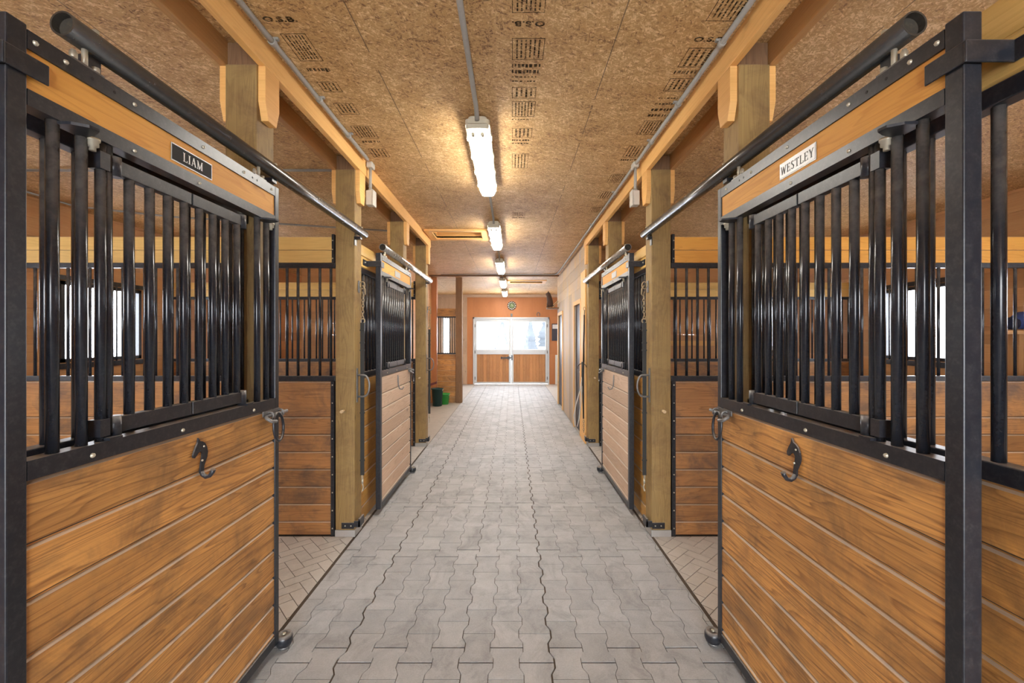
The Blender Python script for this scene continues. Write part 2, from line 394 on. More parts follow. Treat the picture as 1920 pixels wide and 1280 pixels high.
def herring(name, x0, x1, y0, y1, ang=.75):
    mb = MB('brick'); bm = mb.bm; W = .082; cx, cy = (x0 + x1) / 2, (y0 + y1) / 2
    R = math.hypot(x1 - x0, y1 - y0) / 2; k = int(R / W) + 2; ca, sa = math.cos(ang), math.sin(ang)
    for a in range(-k, k):
        for b in range(-k, k):
            t = (a - b) % 4
            if t == 0: r = (a, b, 2, 1)
            elif t == 3: r = (a, b, 1, 2)
            else: continue
            g = .0022
            q = [(r[0] * W + g, r[1] * W + g), ((r[0] + r[2]) * W - g, r[1] * W + g), ((r[0] + r[2]) * W - g, (r[1] + r[3]) * W - g), (r[0] * W + g, (r[1] + r[3]) * W - g)]
            q = [(cx + x * ca - y * sa, cy + x * sa + y * ca) for x, y in q]
            if not all(x0 - .2 < x < x1 + .2 and y0 - .2 < y < y1 + .2 for x, y in q): continue
            rnd = random.random()
            top = [bm.verts.new((x, y, -.001)) for x, y in q]; bot = [bm.verts.new((x, y, -.01)) for x, y in q]
            mb.face(top, None, rnd)
            for i in range(4): mb.face([top[i], bot[i], bot[(i + 1) % 4], top[(i + 1) % 4]], None, rnd)
    for co, no in (((x0, 0, 0), (-1, 0, 0)), ((x1, 0, 0), (1, 0, 0)), ((0, y0, 0), (0, -1, 0)), ((0, y1, 0), (0, 1, 0))):
        bmesh.ops.bisect_plane(bm, geom=bm.verts[:] + bm.edges[:] + bm.faces[:], plane_co=co, plane_no=no, clear_outer=True)
    return struct(mb.build(name))
herring('floor_stall', -4.88, -1.235, .7, 3.33)
herring('floor_stall', 1.105, 4.88, .7, 3.33)
herring('floor_stall', -4.88, -1.235, 3.4, 6.1)
herring('floor_stall', 1.105, 4.88, 3.4, 6.1)
struct(MB('slab').box(-XO, -1.222, 6.17, YB, -.02, -.002).build('floor_alcove'))
struct(MB('slab').box(1.09, XO, 6.17, YB, -.02, -.002).build('floor_tack_room'))

# ------------------------------------------------------------------ setting: ceiling with hatch holes
holes = [(-1.08, -.42, 5.74, 6.14), (-.05, .78, 10.75, 11.1)]
def ceiling():
    mb = MB('osb')
    xs = sorted({-XO - .15, XO + .15} | {v for h in holes for v in h[:2]}); ys = sorted({YF, YB + .15} | {v for h in holes for v in h[2:]})
    for a, b in zip(xs, xs[1:]):
        for c, d in zip(ys, ys[1:]):
            if any(a >= h[0] - 1e-6 and b <= h[1] + 1e-6 and c >= h[2] - 1e-6 and d <= h[3] + 1e-6 for h in holes): continue
            mb.box(a, b, c, d, CEIL, CEIL + .02)
    return struct(mb.build('ceiling'))
ceil_o = ceiling()
struct(MB('dark_wood').box(-XO - .15, XO + .15, YF, YB + .15, CEIL + .5, CEIL + .55).build('ceiling_attic'))
for q, (a, b, c, d) in enumerate(holes):
    mb = MB('beam'); t = .018; z0 = CEIL - .022
    mb.box(a - .09, b + .09, c - .09, c, z0, CEIL - .001, 'x'); mb.box(a - .09, b + .09, d, d + .09, z0, CEIL - .001, 'x')
    mb.box(a - .09, a, c, d, z0, CEIL - .001, 'y'); mb.box(b, b + .09, c, d, z0, CEIL - .001, 'y')
    for x in (a, b): mb.box(x - t if x == a else x, x if x == a else x + t, c, d, CEIL, CEIL + .48, 'y')
    for y in (c, d): mb.box(a - t, b + t, y - t if y == c else y, y if y == c else y + t, CEIL, CEIL + .48, 'x')
    struct(mb.build('trim_%d' % (q + 1)))
# beam line across the ceiling where the boards change, and the perimeter trim on the back wall
struct(MB('dark_wood').box(-1.9, 1.08, 9.80, 9.84, CEIL - .03, CEIL - .001, 'x').build('trim_3'))
struct(MB('pale_board').box(-XO, XO, YB - .03, YB - .001, CEIL - .09, CEIL - .001, 'x').build('trim_4'))

# grade stamps on the sheets
def stamp_box(mb, x0, x1, y0, y1, rows=6, border=True, along='y'):
    z0, z1 = CEIL - .0016, CEIL - .0004; t = .003
    if border:
        mb.box(x0, x1, y0, y0 + t, z0, z1); mb.box(x0, x1, y1 - t, y1, z0, z1); mb.box(x0, x0 + t, y0, y1, z0, z1); mb.box(x1 - t, x1, y0, y1, z0, z1)
    for r in range(rows):
        x = x0 + .014 + (x1 - x0 - .028) * (r + .5) / rows; y = y0 + .012; th = (x1 - x0) / rows * .15
        while y < y1 - .02:
            l = random.uniform(.008, .03); mb.box(x - th, x + th, y, min(y + l, y1 - .01), z0, z1); y += l + random.uniform(.004, .008)
def stamp_row(mb, x0, x1, y, h):
    x = x0
    while x < x1:
        l = random.uniform(.006, .018); mb.box(x, min(x + l, x1), y, y + h * random.uniform(.7, 1), CEIL - .0016, CEIL - .0004); x += l + random.uniform(.004, .012)
def stamp_col(xa, items):
    for kind, y0, y1, x1 in items:
        mb = MB('ink')
        if kind == 'b': stamp_box(mb, xa, x1, y0, y1)
        elif kind == 's': stamp_box(mb, xa, x1, y0, y1, 4)
        else: stamp_row(mb, xa, x1, y0, y1 - y0)
        mb.build('ink_stamp', ceil_o)
stamp_col(0.0, [('b', 1.66, 1.89, .145), ('b', 2.05, 2.21, .16), ('r', 2.245, 2.275, .15), ('r', 2.295, 2.325, .15), ('r', 2.35, 2.362, .14), ('r', 2.39, 2.40, .14),
               ('s', 2.45, 2.565, .14), ('b', 2.60, 2.78, .145), ('r', 2.81, 2.82, .12), ('s', 2.93, 3.07, .14), ('r', 3.10, 3.12, .13), ('r', 3.15, 3.17, .13), ('s', 3.34, 3.62, .13),
               ('b', 4.9, 5.05, .15), ('r', 5.1, 5.14, .15)])
stamp_col(.88, [('b', 1.70, 1.94, 1.03), ('s', 2.12, 2.27, 1.03), ('r', 2.30, 2.33, 1.0), ('s', 2.37, 2.49, 1.02), ('r', 2.56, 2.57, 1.0), ('r', 2.62, 2.635, 1.0), ('r', 2.68, 2.71, 1.02), ('r', 2.75, 2.78, 1.02),
               ('b', 2.83, 3.02, 1.02), ('s', 3.2, 3.4, 1.0), ('r', 3.44, 3.47, 1.0), ('b', 3.75, 3.95, 1.0), ('s', 4.2, 4.4, 1.0), ('b', 4.7, 4.9, 1.0)])
stamp_col(-1.10, [('b', 2.02, 2.22, -.98), ('r', 2.28, 2.31, -.98), ('s', 2.4, 2.5, -.99), ('s', 2.62, 2.75, -.98), ('b', 2.9, 3.08, -.96), ('r', 3.12, 3.15, -.97), ('s', 3.25, 3.4, -.97)])
for x, y, rot in ((.075, 1.955, (0, PI, 0)), (.955, 2.06, (PI, 0, 0)), (-1.05, 1.93, (PI, 0, 0))):
    t = lettering('O.S.B.' if x != .955 else 'O.S.B.', .042, 'ink', ceil_o, 'ink_lettering', .0005); t.rotation_euler = rot; t.location = (x, y, CEIL - .0012); t.scale.x = 1.35

# ------------------------------------------------------------------ setting: outer walls and windows
WIN = [(1.5, 2.4), (4.62, 5.62), (7.7, 8.7), (11.4, 12.6)]
WZ = (1.28, 2.17)
def outer_wall(side):
    mb = MB('inner_board'); x = side * XO
    cuts = [YF] + [v for w in WIN for v in w] + [YB]
    z = 0.0
    while z < CEIL - .001:
        h = min(.185, CEIL - z)
        for i, (a, b) in enumerate(zip(cuts, cuts[1:])):
            if i % 2 == 1:
                for lo, hi in ((z, min(z + h, WZ[0])), (max(z, WZ[1]), z + h)):
                    if hi - lo > .002: mb.box(x, x + side * .12, a, b, lo + .001, hi - .001, 'y')
            else: mb.box(x, x + side * .12, a, b, z + .001, z + h - .001, 'y')
        z += h
    for i, (a, b) in enumerate(zip(cuts, cuts[1:])):
        for lo, hi in (((-.005, WZ[0]), (WZ[1], CEIL)) if i % 2 else ((-.005, CEIL),)): mb.box(x + side * .1205, x + side * .14, a, b, lo, hi, 'y')
    struct(mb.build('wall_left' if side < 0 else 'wall_right'))
wn = 0
for side in (-1, 1):
    outer_wall(side)
    for (a, b) in WIN:
        wn += 1
        x = side * XO
        fr = MB('black')
        for (p, q, r, t) in ((a, b, WZ[0], WZ[0] + .04), (a, b, WZ[1] - .04, WZ[1]), (a, a + .04, WZ[0], WZ[1]), (b - .04, b, WZ[0], WZ[1])):
            fr.box(x - side * .02, x + side * .06, p, q, r, t)
        fr.box(x - side * .05, x, a - .05, b + .05, WZ[0] - .07, WZ[0] - .01); fr.box(x - side * .04, x, a - .05, b + .05, WZ[1] + .01, WZ[1] + .06)
        f = struct(fr.build('window_%d' % wn))
        MB('glass').box(x + side * .03, x + side * .034, a + .04, b - .04, WZ[0] + .04, WZ[1] - .04).build('pane', f)
        k = a + .13
        while k < b - .05: bar('window_bar', f, x - side * .035, k, WZ[0] - .03, WZ[1] + .03, .009); k += .125

# back wall (hole for barn door and for a window in the far stall)
DX0, DX1, DZ = -1.30, 1.245, 2.235
FW = (-2.36, -2.06, 1.0, 2.25)
mb = MB('end_ply')
def wall_rects(mb, x0, x1, z0, z1, hs, y0, y1, g='z', step=None):
    xs = sorted({x0, x1} | {v for h in hs for v in h[:2]}); zs = sorted({z0, z1} | {v for h in hs for v in h[2:]})
    for a, b in zip(xs, xs[1:]):
        for c, d in zip(zs, zs[1:]):
            if any(a >= h[0] - 1e-6 and b <= h[1] + 1e-6 and c >= h[2] - 1e-6 and d <= h[3] + 1e-6 for h in hs): continue
            mb.box(a, b, y0, y1, c, d, g)
wall_rects(mb, -XO, XO, 0, CEIL, [(DX0, DX1, 0, DZ), FW], YB, YB + .12)
struct(mb.build('wall_back'))
mb = MB('pale_board'); wall_rects(mb, -XO, -1.5, 0, CEIL - .09, [FW], YB - .02, YB - .001); struct(mb.build('wall_stall_back'))  # pale pine puts the bright light on this wood wall into its colour
fr = MB('white'); a, b, c, d = FW
for q in ((a, b, c, c + .05), (a, b, d - .05, d), (a, a + .05, c, d), (b - .05, b, c, d)): fr.box(q[0], q[1], YB + .02, YB + .1, q[2], q[3])
wn += 1; f = struct(fr.build('window_%d' % wn)); MB('glass').box(a + .05, b - .05, YB + .055, YB + .06, c + .05, d - .05).build('pane', f)
# barn door: two leaves with glazed tops, galvanized frames
def barn_leaf(x0, x1, name, hinge):
    y0, y1 = YB + .015, YB + .07; fw = .075; zb, zm, zt = .012, 1.055, 2.173
    fr = MB('galv')
    fr.box(x0, x0 + fw, y0, y1, zb, zt); fr.box(x1 - fw, x1, y0, y1, zb, zt)
    for z in ((zb, zb + .06), (zm - .06, zm + .10), (zt - .09, zt)): fr.box(x0 + fw, x1 - fw, y0, y1, *z)
    f = struct(fr.build(name, bevel=.004))
    pb = MB('door_board'); n = 10; w = (x1 - x0 - 2 * fw) / n
    for i in range(n):
        a = x0 + fw + i * w; pb.plank([(a, y1 - .005), (a, y0 + .024), (a + .006, y0 + .018), (a + w - .006, y0 + .018), (a + w, y0 + .024), (a + w, y1 - .005)], 'z', zb + .06, zm - .06)
    pb.build('board_panel', f)
    MB('glass').box(x0 + fw, x1 - fw, y0 + .025, y0 + .03, zm + .10, zt - .09).build('pane', f)
    hg = MB('latch'); hx = x0 if hinge < 0 else x1
    for z in (.2, zm + .02, 1.95): hg.box(hx - .03, hx + .03, y0 - .02, y0 - .001, z - .05, z + .05)
    hg.build('hinge', f)
    return f
xm = (DX0 + DX1) / 2
dl = barn_leaf(DX0 + .051, xm - .0015, 'door_1', -1)
dr = barn_leaf(xm + .0015, DX1 - .051, 'door_2', 1)
hb = MB('black'); hb.box(xm - .33, xm + .03, YB - .012, YB + .012, .86, .90); hb.box(xm - .12, xm - .06, YB - .03, YB + .012, .83, .93); hb.box(xm - .345, xm - .31, YB - .02, YB + .012, .84, .92); hb.box(xm + .0, xm + .045, YB - .025, YB + .01, .80, .97)
hb.build('door_bolt', dl, bevel=.003)
fr = MB('galv'); fr.box(DX0, DX0 + .05, YB - .03, YB + .1, 0, DZ); fr.box(DX1 - .05, DX1, YB - .03, YB + .1, 0, DZ); fr.box(DX0, DX1, YB - .03, YB + .1, DZ - .06, DZ)
struct(fr.build('trim_5', bevel=.004))
# front wall behind the camera; unseen doorway added to let in fill daylight
mb = MB('end_ply'); wall_rects(mb, -XO, XO, 0, CEIL, [(-1.4, 1.4, 0, 2.5)], YF - .12, YF); struct(mb.build('wall_front'))

# inner walls: right aisle wall with two doorways, tack walls, alcove back
def hwall(name, mat, x, t, y0, y1, z0, z1, hs, step=.24, g='y'):
    mb = MB(mat); z = z0
    while z < z1 - .001:
        h = min(step, z1 - z); ys = sorted({y0, y1} | {v for q in hs for v in q[:2]})
        for a, b in zip(ys, ys[1:]):
            lo = z; hi = z + h
            for q in hs:
                if a >= q[0] - 1e-6 and b <= q[1] + 1e-6: lo = max(lo, q[2])
            if hi - lo > .004: mb.box(x, x + t, a, b, lo + .001, hi - .001, g)
        z += h
    return struct(mb.build(name))
dw = [(6.78, 7.44, 2.10), (9.2, 10.0, 2.06)]
mb = MB('grey_board'); y = 6.235; z_split = 2.35
for (a, b, lo) in ((6.235, 6.78, 0), (6.78, 7.44, 2.10), (7.44, 9.2, 0), (9.2, 10.0, 2.06), (10.0, 10.26, 0)):
    q = a
    while q < b - .01:
        w = min(.36, b - q)
        mb.box(1.092, 1.13, q + .001, q + w - .001, lo, z_split, 'z'); q += w
z = z_split
while z < CEIL - .02:
    h = min(.2, CEIL - z); mb.box(1.092, 1.13, 6.235, 10.26, z + .002, z + h - .001, 'y'); z += h
struct(mb.build('wall_aisle_right'))
mb = MB('beam')
for (a, b, h) in dw:
    mb.box(1.075, 1.091, a - .07, a, 0, h + .07, 'z'); mb.box(1.075, 1.091, b, b + .05, 0, h + .07, 'z'); mb.box(1.075, 1.091, a, b, h, h + .07, 'y')
struct(mb.build('trim_6'))
mb = MB('beam'); mb.box(1.068, 1.088, 6.24, 6.62, 0, 2.55, 'z'); struct(mb.build('trim_7'))
for i, (a, b, h) in enumerate(dw):
    o = struct(MB('dark').box(1.115, 1.15, a + .003, b - .003, .01, h - .004).build('door_%d' % (i + 3)))
    MB('bolt').ball((1.10, a + .07, 1.0), .022).build('door_handle', o)
struct(MB('white').box(1.15, 1.19, 10.262, 10.30, 0, 2.1, 'z').build('trim_8'))
def ywall(name, mat, y, x0, x1, z1, step=.2):
    mb = MB(mat); z = 0
    while z < z1 - .001:
        h = min(step, z1 - z); mb.box(x0, x1, y, y + .04, z + .001, z + h - .001, 'x'); z += h
    return struct(mb.build(name))
ywall('wall_tack_left', 'inner_board', 7.3, -3.6, -1.96, CEIL)
ywall('wall_tack_right', 'inner_board', 7.0, 1.14, 3.4, CEIL, .4)
struct(MB('beam').box(1.4, 3.3, 6.96, 6.998, 1.42, 1.50, 'x').build('trim_9'))
hwall('wall_alcove', 'inner_board', -1.96, .04, 7.34, 10.16, 0, CEIL, [], .19)
struct(MB('grey_board').box(-3.2, -3.16, 10.3, YB, 0, CEIL).build('wall_stall_end'))

# ------------------------------------------------------------------ timber frame
TOPZ = 2.865
def post(side, y, label, z1=2.975, cleats=True, peg=False):
    xi = side * PI_IN[side]
    t = thing('timber_post', (xi + side * PW / 2, y + PW / 2, 0), label, 'post', 'square posts carrying the stall fronts')
    h = PW / 2
    MB('post').box(-h, h, -h, h, .05, TOPZ, 'z').build('shaft', t, bevel=.005)
    MB('dark_wood').box(-h + .004, h - .004, -h + .012, h - .012, TOPZ + .0005, z1, 'z').build('shaded_top', t)  # dark wood paints the shade between the beams onto the post top
    MB('concrete').box(-h - .004, h + .004, -h - .004, h + .004, -.004, .0495).build('footing', t, bevel=.004)
    for sx in (-1, 1):
        a = sx * h; b = sx * (h + .036)
        c = MB('beam'); p = [(-.062, TOPZ), (.062, TOPZ), (.062, TOPZ - .17), (.036, TOPZ - .255), (-.036, TOPZ - .255), (-.062, TOPZ - .17)]
        c.plank(p, 'x', a, b); c.build('cleat', t, bevel=.002)
    return t
M['shade_beam'] = wood('beam timber painted in shade', (.52, .28, .095), (.34, .155, .045), tone=.12, knot=.5, rough=.6, ring=.3)  # darker beam wood; the shade on the outer beams is in the colour
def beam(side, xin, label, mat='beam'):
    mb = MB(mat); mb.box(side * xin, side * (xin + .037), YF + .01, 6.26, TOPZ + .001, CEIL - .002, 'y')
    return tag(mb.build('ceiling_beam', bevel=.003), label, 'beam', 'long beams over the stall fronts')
who = {-1: 'the LIAM side', 1: 'the WESTLEY side'}
for sd in (-1, 1):
    nm = SIDE[sd]
    post(sd, POSTS[0], 'square timber post rising behind the far end of the sliding door named %s' % nm)
    post(sd, POSTS[1], 'knotty brown timber post ending the overhead pipe of the %s door' % nm)
    post(sd, POSTS[2], 'timber post behind the second, pale-boarded sliding door beyond the %s door' % nm)
    post(sd, POSTS[3], 'last aisle timber post on the %s side, where the stall fronts end' % nm)
    beam(sd, PI_IN[sd] - .037, 'long orange beam under the ceiling edge on %s, facing the aisle' % who[sd])
    beam(sd, PI_IN[sd] + PW, 'long beam darkened with painted shade on %s, on the stall face of the posts' % who[sd], 'shade_beam')

# ------------------------------------------------------------------ stall fronts and partitions
def vboards(mb, side, xf, t, y0, y1, zs, ch=.005):
    """horizontal V-jointed boards; xf = aisle face (absolute local), t = thickness away from the aisle"""
    for z0, z1 in zip(zs, zs[1:]):
        if z1 - z0 < .004: continue
        a, b = xf, xf + side * t
        mb.plank([(b, z0 + .0003), (a + side * .007, z0 + .0003), (a, z0 + .0065), (a, z1 - .0105), (a + side * .009, z1 - .0045), (a + side * .009, z1 - .0003), (b, z1 - .0003)], 'y', y0, y1)
def front(side, y0, y1, label, mat):
    x = side * PANX[side]
    t = thing('barred_stall_panel', (x, y0, 0), label, 'stall front', 'fixed barred stall fronts')
    L = y1 - y0; h = .0215; bmat = mat
    mb = MB(bmat); zs = [.0] + [.123 + .133 * k for k in range(9)]; zs[-1] = 1.207
    vboards(mb, side, -side * .016, .032, .004, L - .004, zs); mb.build('board_panel', t)
    MB('black').box(-h, h, .002, L - .002, 1.21, 1.257).build('lower_rail', t, bevel=.003)
    MB('black').box(-h, h, .002, L - .002, 2.095, 2.142).build('upper_rail', t, bevel=.003)
    hb = MB('top_board'); vboards(hb, side, -side * .019, .038, .002, L - .002, [2.145, 2.242, 2.34]); hb.build('header_board', t)
    n = int((L - .06) / .082); st = (L - .05) / n
    for k in range(n + 1):
        y = .025 + k * st
        if y > L - .01: continue
        bar('bar', t, 0, y, 1.256, 2.096, .0135)
    return t
for sd in (-1, 1):
    nm = SIDE[sd]
    front(sd, .56, POSTS[0] - .002, 'barred stall front directly behind the open sliding door named %s' % nm, 'board')
    front(sd, POSTS[1] + PW + .002, POSTS[2] - .002, 'yellow-boarded barred stall front between posts past the %s door, behind the second sliding door' % nm, 'panel_board')

def partition(side, y, x1, label, mat, hmat):
    x0 = side * (PI_IN[side] + PW + .012)
    t = thing('stall_partition', (x0, y, 0), label, 'partition', 'barred partitions between stalls')
    L = x1 - abs(x0) - .004
    mb = MB(mat); k = 0; zs = [.0, .108]
    while zs[-1] < 1.06: zs.append(zs[-1] + .1365)
    zs[-1] = 1.207
    for z0, z1 in zip(zs, zs[1:]):
        mb.plank([(.02, z0 + .0005), (-.0135, z0 + .0005), (-.02, z0 + .006), (-.02, z1 - .009), (-.012, z1 - .004), (-.012, z1 - .0003), (.02, z1 - .0003)], 'x', side * .03, side * L)
    mb.build('board_panel', t)
    h = .021
    MB('black').box(0, side * L, -h, h, 1.21, 1.25).build('lower_rail', t, bevel=.003)
    MB('black').box(0, side * L, -h, h, 2.10, 2.138).build('upper_rail', t, bevel=.003)
    ch = MB('black', 'bolt'); ch.box(0, side * .028, -.034, .034, 0, 1.209); 
    for z in [.06 + .14 * q for q in range(9)] : ch.ball((side * .014, -.036, z), .006, 8, 1)
    ch.build('edge_channel', t)
    ch = MB('black', 'bolt'); ch.box(0, side * .02, -.034, .034, 2.139, 2.36)
    for z in [2.17, 2.24, 2.31]: ch.ball((side * .012, -.036, z), .006, 8, 1)
    ch.build('edge_plate', t)
    hb = MB(hmat)
    for z0, z1 in ((2.14, 2.24), (2.24, 2.345)): hb.plank([(.02, z0), (-.02, z0), (-.02, z1 - .005), (-.014, z1 - .001), (.02, z1 - .001)], 'x', side * .022, side * L)
    hb.build('header_board', t)
    q = .04
    while q < L - .02: bar('bar', t, side * q, 0, 1.249, 2.101, .0105); q += .0865
    return t
for sd in (-1, 1):
    nm = SIDE[sd]
    partition(sd, POSTS[1] + .04, XO, 'barred board partition across the stall seen through the %s doorway' % nm, 'stall_board', 'top_board' if sd < 0 else 'header')
    partition(sd, POSTS[3] + .06, XO, 'farther barred partition seen through the first partition on the %s side' % nm, 'stall_board', 'top_board')

# ------------------------------------------------------------------ sliding doors
DLS = {-1: 1.135, 1: 1.158}
def horse_hook(t, side, y, z, xf):
    """flat iron horse head with a curled hook; outline in (y, z), head looks away from the camera on the WESTLEY door, and toward the hinge on the other"""
    out = [(0, 0), (.004, .028), (.010, .052), (.012, .070), (.004, .080), (-.006, .078), (-.017, .070), (-.026, .062), (-.033, .066), (-.034, .075), (-.029, .086), (-.022, .098), (-.014, .110), (-.011, .116), (-.008, .132), (.001, .118), (.014, .114), (.027, .104), (.036, .088), (.040, .070), (.037, .052), (.028, .036), (.021, .022), (.019, 0)]
    m = MB('black', 'bolt'); d = -side
    sg = 1 if side < 0 else 1
    flip = -1 if side > 0 else 1
    pts = [(y - p[0], z + p[1]) for p in out] if side > 0 else [(y + -flip * -p[0], z + p[1]) for p in out]
    m.plank(pts, 'x', xf + d * .002, xf + d * .008)
    ys = y + (-.010 if side > 0 else .010)
    m.tube([(xf + d * .005, ys, z + .004), (xf + d * .010, ys, z - .008), (xf + d * .022, ys, z - .016), (xf + d * .036, ys, z - .012), (xf + d * .046, ys, z + .002), (xf + d * .049, ys, z + .012)], [.008, .008, .008, .0075, .008, .009], 10)
    m.ball((xf + d * .0085, ys, z + .045), .004, 8, 1); m.ball((xf + d * .0085, ys - (.008 if side > 0 else -.008), z + .095), .004, 8, 1)
    return m.build('horse_head_hook', t)
def stall_door(side, y0, label, mat, name_txt=None, plate='plate_black', first=True):
    x = side * DOORX[side]; DL = DLS[side]
    t = thing('sliding_stall_door', (x, y0, 0), label, 'stall door', 'sliding stall doors')
    h = .0215; d = -side; f = d * h             # f = aisle face
    MB('black').box(-h, h, 0, .043, .05, 2.292).build('stile', t, bevel=.003)
    MB('black').box(-h, h, DL - .034, DL, .05, 2.285).build('stile', t, bevel=.003)
    a, b = .0435, DL - .0345
    MB('black').box(-h, h, a, b, .055, .10).build('bottom_rail', t, bevel=.003)
    mr = MB('black', 'bolt'); mr.box(-h, h, a, b, 1.21, 1.257)
    for y in (.2, .52, .93): mr.ball((f, y, 1.228), .007, 8, 1)
    mr.build('middle_rail', t)
    ur = MB('black', 'bolt'); ur.box(-h, h, a, b, 2.102, 2.141)
    for y in (.33, .6): ur.ball((f, y, 2.118), .006, 8, 1)
    ur.build('upper_rail', t)
    bp = MB(mat); zs = [.10, .123] + [.123 + .133 * k for k in range(1, 8)] + [1.2095]
    vboards(bp, side, d * .0165, .033, a, b, zs); bp.build('board_panel', t)
    hb = MB('header'); hb.box(-.016, .016, a, b, 2.1415, 2.2365, 'y'); hb.build('header_board', t)
    st = MB('black', 'bolt', 'plate_black'); st.box(-h, h, a, b, 2.237, 2.281)
    for y in (.06, .13, .33, .62, .86, 1.07): st.ball((f, y, 2.259), .0065, 8, 1)
    for y in (.20, .265, .92, .955): st.lathe((f + d * -.0006, y, 2.259), [(.0045, 0), (.0045, d * .0012)], 10, 2, 'x')
    st.build('top_strap', t)
    # grille bars, hinged two-leaf feed gate between them
    yb = [.045 + .0727 * k for k in range(1, 15)]
    for k, y in enumerate(yb):
        if k in (0, 1, 2, 12, 13) and y < b - .01: bar('bar', t, 0, y, 1.256, 2.103, .0135)
    g0, g1 = .262, .892; gm = (g0 + g1) / 2
    for (p, q) in ((g0, gm - .003), (gm + .003, g1)):
        g = MB('black'); g.box(-.013, .013, p, q, 2.03, 2.073); go = g.build('gate_leaf', t, bevel=.002)
        MB('black').box(-.013, .013, p, q, 1.272, 1.318).build('gate_rail', go, bevel=.002)
        for y in yb[3:12]:
            if p + .012 < y < q - .012: bar('gate_bar', go, 0, y, 1.317, 2.031, .0135)
        hp = p if p == g0 else q; sgn = -1 if p == g0 else 1
        for z in (1.265, 2.02):
            e = MB('black', 'black')
            e.lathe((d * .005, hp + sgn * -.02, z), [(.0165, 0), (.0165, .058)], 14)
            if p == g0: e.box(-.018, .018, hp - .036, hp - .006, z + .006, z + .054, mi=1)
            if z < 1.5: e.box(-.012, d * .03, hp - .02, hp + .02, 1.2575, 1.2655)
            e.build('hinge', go)
    if first: bar('gate_post', t, 0, .245, 1.257, 2.102, .0135)
    # stop tabs and hanging bolts under the upper rail
    for y in (.15, 1.02):
        m = MB('black', 'bolt')
        m.plank([(0, y - .035), (d * .045, y - .03), (d * .075, y - .012), (d * .078, y + .012), (d * .05, y + .03), (0, y + .045)], 'z', 2.094, 2.1015)
        m.lathe((d * .012, y + .06, 2.066), [(.008, 0), (.008, .012), (.014, .013), (.014, .026), (.017, .027), (.017, .034)], 12, 1)
        m.build('stop_tab', t)
    for y in (.20, 1.0):
        m = MB('bolt', 'latch'); m.box(-.012, .012, y - .045, y + .045, 2.2815, 2.292, mi=1)
        m.tube([(0, y, 2.29), (0, y, 2.338)], .007, 10); m.lathe((d * .0, y - .03, 2.292), [(.009, 0), (.009, .02), (.006, .02), (.006, .026)], 6); m.lathe((0, y + .032, 2.292), [(.009, 0), (.009, .016)], 6)
        m.build('roller_hanger', t)
    # latch
    ly = DL
    m = MB('latch'); z = 1.188; xr = f + d * .014
    m.box(f, f + d * .004, ly - .14, ly - .002, z - .004, z + .02)
    m.tube([(xr, ly - .135, z - .004), (xr, ly + .045, z - .004)], .0085, 10)
    m.tube([(xr, ly - .135, z - .004), (xr + d * .012, ly - .15, z - .008), (xr + d * .03, ly - .145, z - .022), (xr + d * .034, ly - .11, z - .028)], .008, 10)
    for y in (ly - .10, ly - .012):
        m.tube([(xr + math.cos(q) * .016 * d, y, z - .004 + math.sin(q) * .016) for q in [2 * PI * k / 12 for k in range(12)]], .005, 6, closed=True)
    lo = m.build('latch', t)
    rg = MB('black')
    rg.tube([(xr + d * .012 + d * .012 * math.sin(q * .5), ly - .066 + .042 * math.sin(q), z - .062 + .066 * math.cos(q)) for q in [2 * PI * k / 22 for k in range(22)]], .0062, 8, closed=True)
    rg.build('latch_ring', lo)
    if name_txt is not None:
        lab = 'silver nameplate' if plate == 'steel' else 'black nameplate with silver border'
        yc = .572; w = .098; zc = 2.183
        np_ = MB('steel', plate); np_.box(d * .0165, d * .0185, yc - w, yc + w, zc - .030, zc + .030)
        np_.box(d * .0185, d * .0195, yc - w + .004, yc + w - .004, zc - .026, zc + .026, mi=1)
        no = np_.build('nameplate', t); no['label'] = lab
        if name_txt:
            serif(name_txt, .030, 'silver' if plate != 'steel' else 'engrave', no, d * .0195, d, yc, zc, 1 if side < 0 else -1)
    if first: horse_hook(t, side, .585 if side > 0 else .60, 1.052, d * .0165)
    else:
        m = MB('latch'); xf = d * .0165; y = .58
        m.box(xf, xf + d * .004, y - .012, y + .012, 1.10, 1.175); m.tube([(xf + d * .004, y, 1.16), (xf + d * .006, y, 1.07), (xf + d * .02, y, 1.035), (xf + d * .045, y, 1.03), (xf + d * .062, y, 1.055)], .006, 8); m.build('coat_hook', t)
    return t
stall_door(-1, .968, 'near varnished pine sliding stall door with a black nameplate reading LIAM', 'board', 'LIAM', 'plate_black')
stall_door(1, .968, 'near varnished pine sliding stall door with a silver nameplate reading WESTLEY', 'board', 'WESTLEY', 'steel')
stall_door(-1, .968 + PERIOD, 'second sliding stall door past LIAM, pale sanded boards and a plain hook', 'pale_board', '', 'steel', False)
stall_door(1, .968 + PERIOD, 'second sliding stall door past WESTLEY, pale sanded boards and a plain hook', 'pale_board', '', 'steel', False)

# keeper straps that wrap each door's near stile, screwed to the stall front
for sd in (-1, 1):
    for q, y0 in enumerate((.968, .968 + PERIOD)):
        nm = SIDE[sd]; d = -sd; xd = sd * DOORX[sd]; xp = sd * PANX[sd]
        m = MB('black', 'bolt'); z0, z1 = 2.169, 2.219; u = xd + d * .0245
        m.box(u, u + d * .005, y0 - .008, y0 + .085, z0, z1); m.box(u + d * .005, xp + d * .0195, y0 - .0125, y0 - .0065, z0, z1); m.box(xp + d * .0195, xp + d * .0245, y0 - .11, y0 - .0065, z0, z1)
        m.ball((xp + d * .026, y0 - .07, (z0 + z1) / 2), .008, 8, 1)
        tag(m.build('door_strap', bevel=.003), ('black steel keeper strap round the upper end of the %s door' if q == 0 else 'black steel keeper strap round the upper end of the second door past %s') % nm, 'strap', 'keeper straps on the sliding doors')

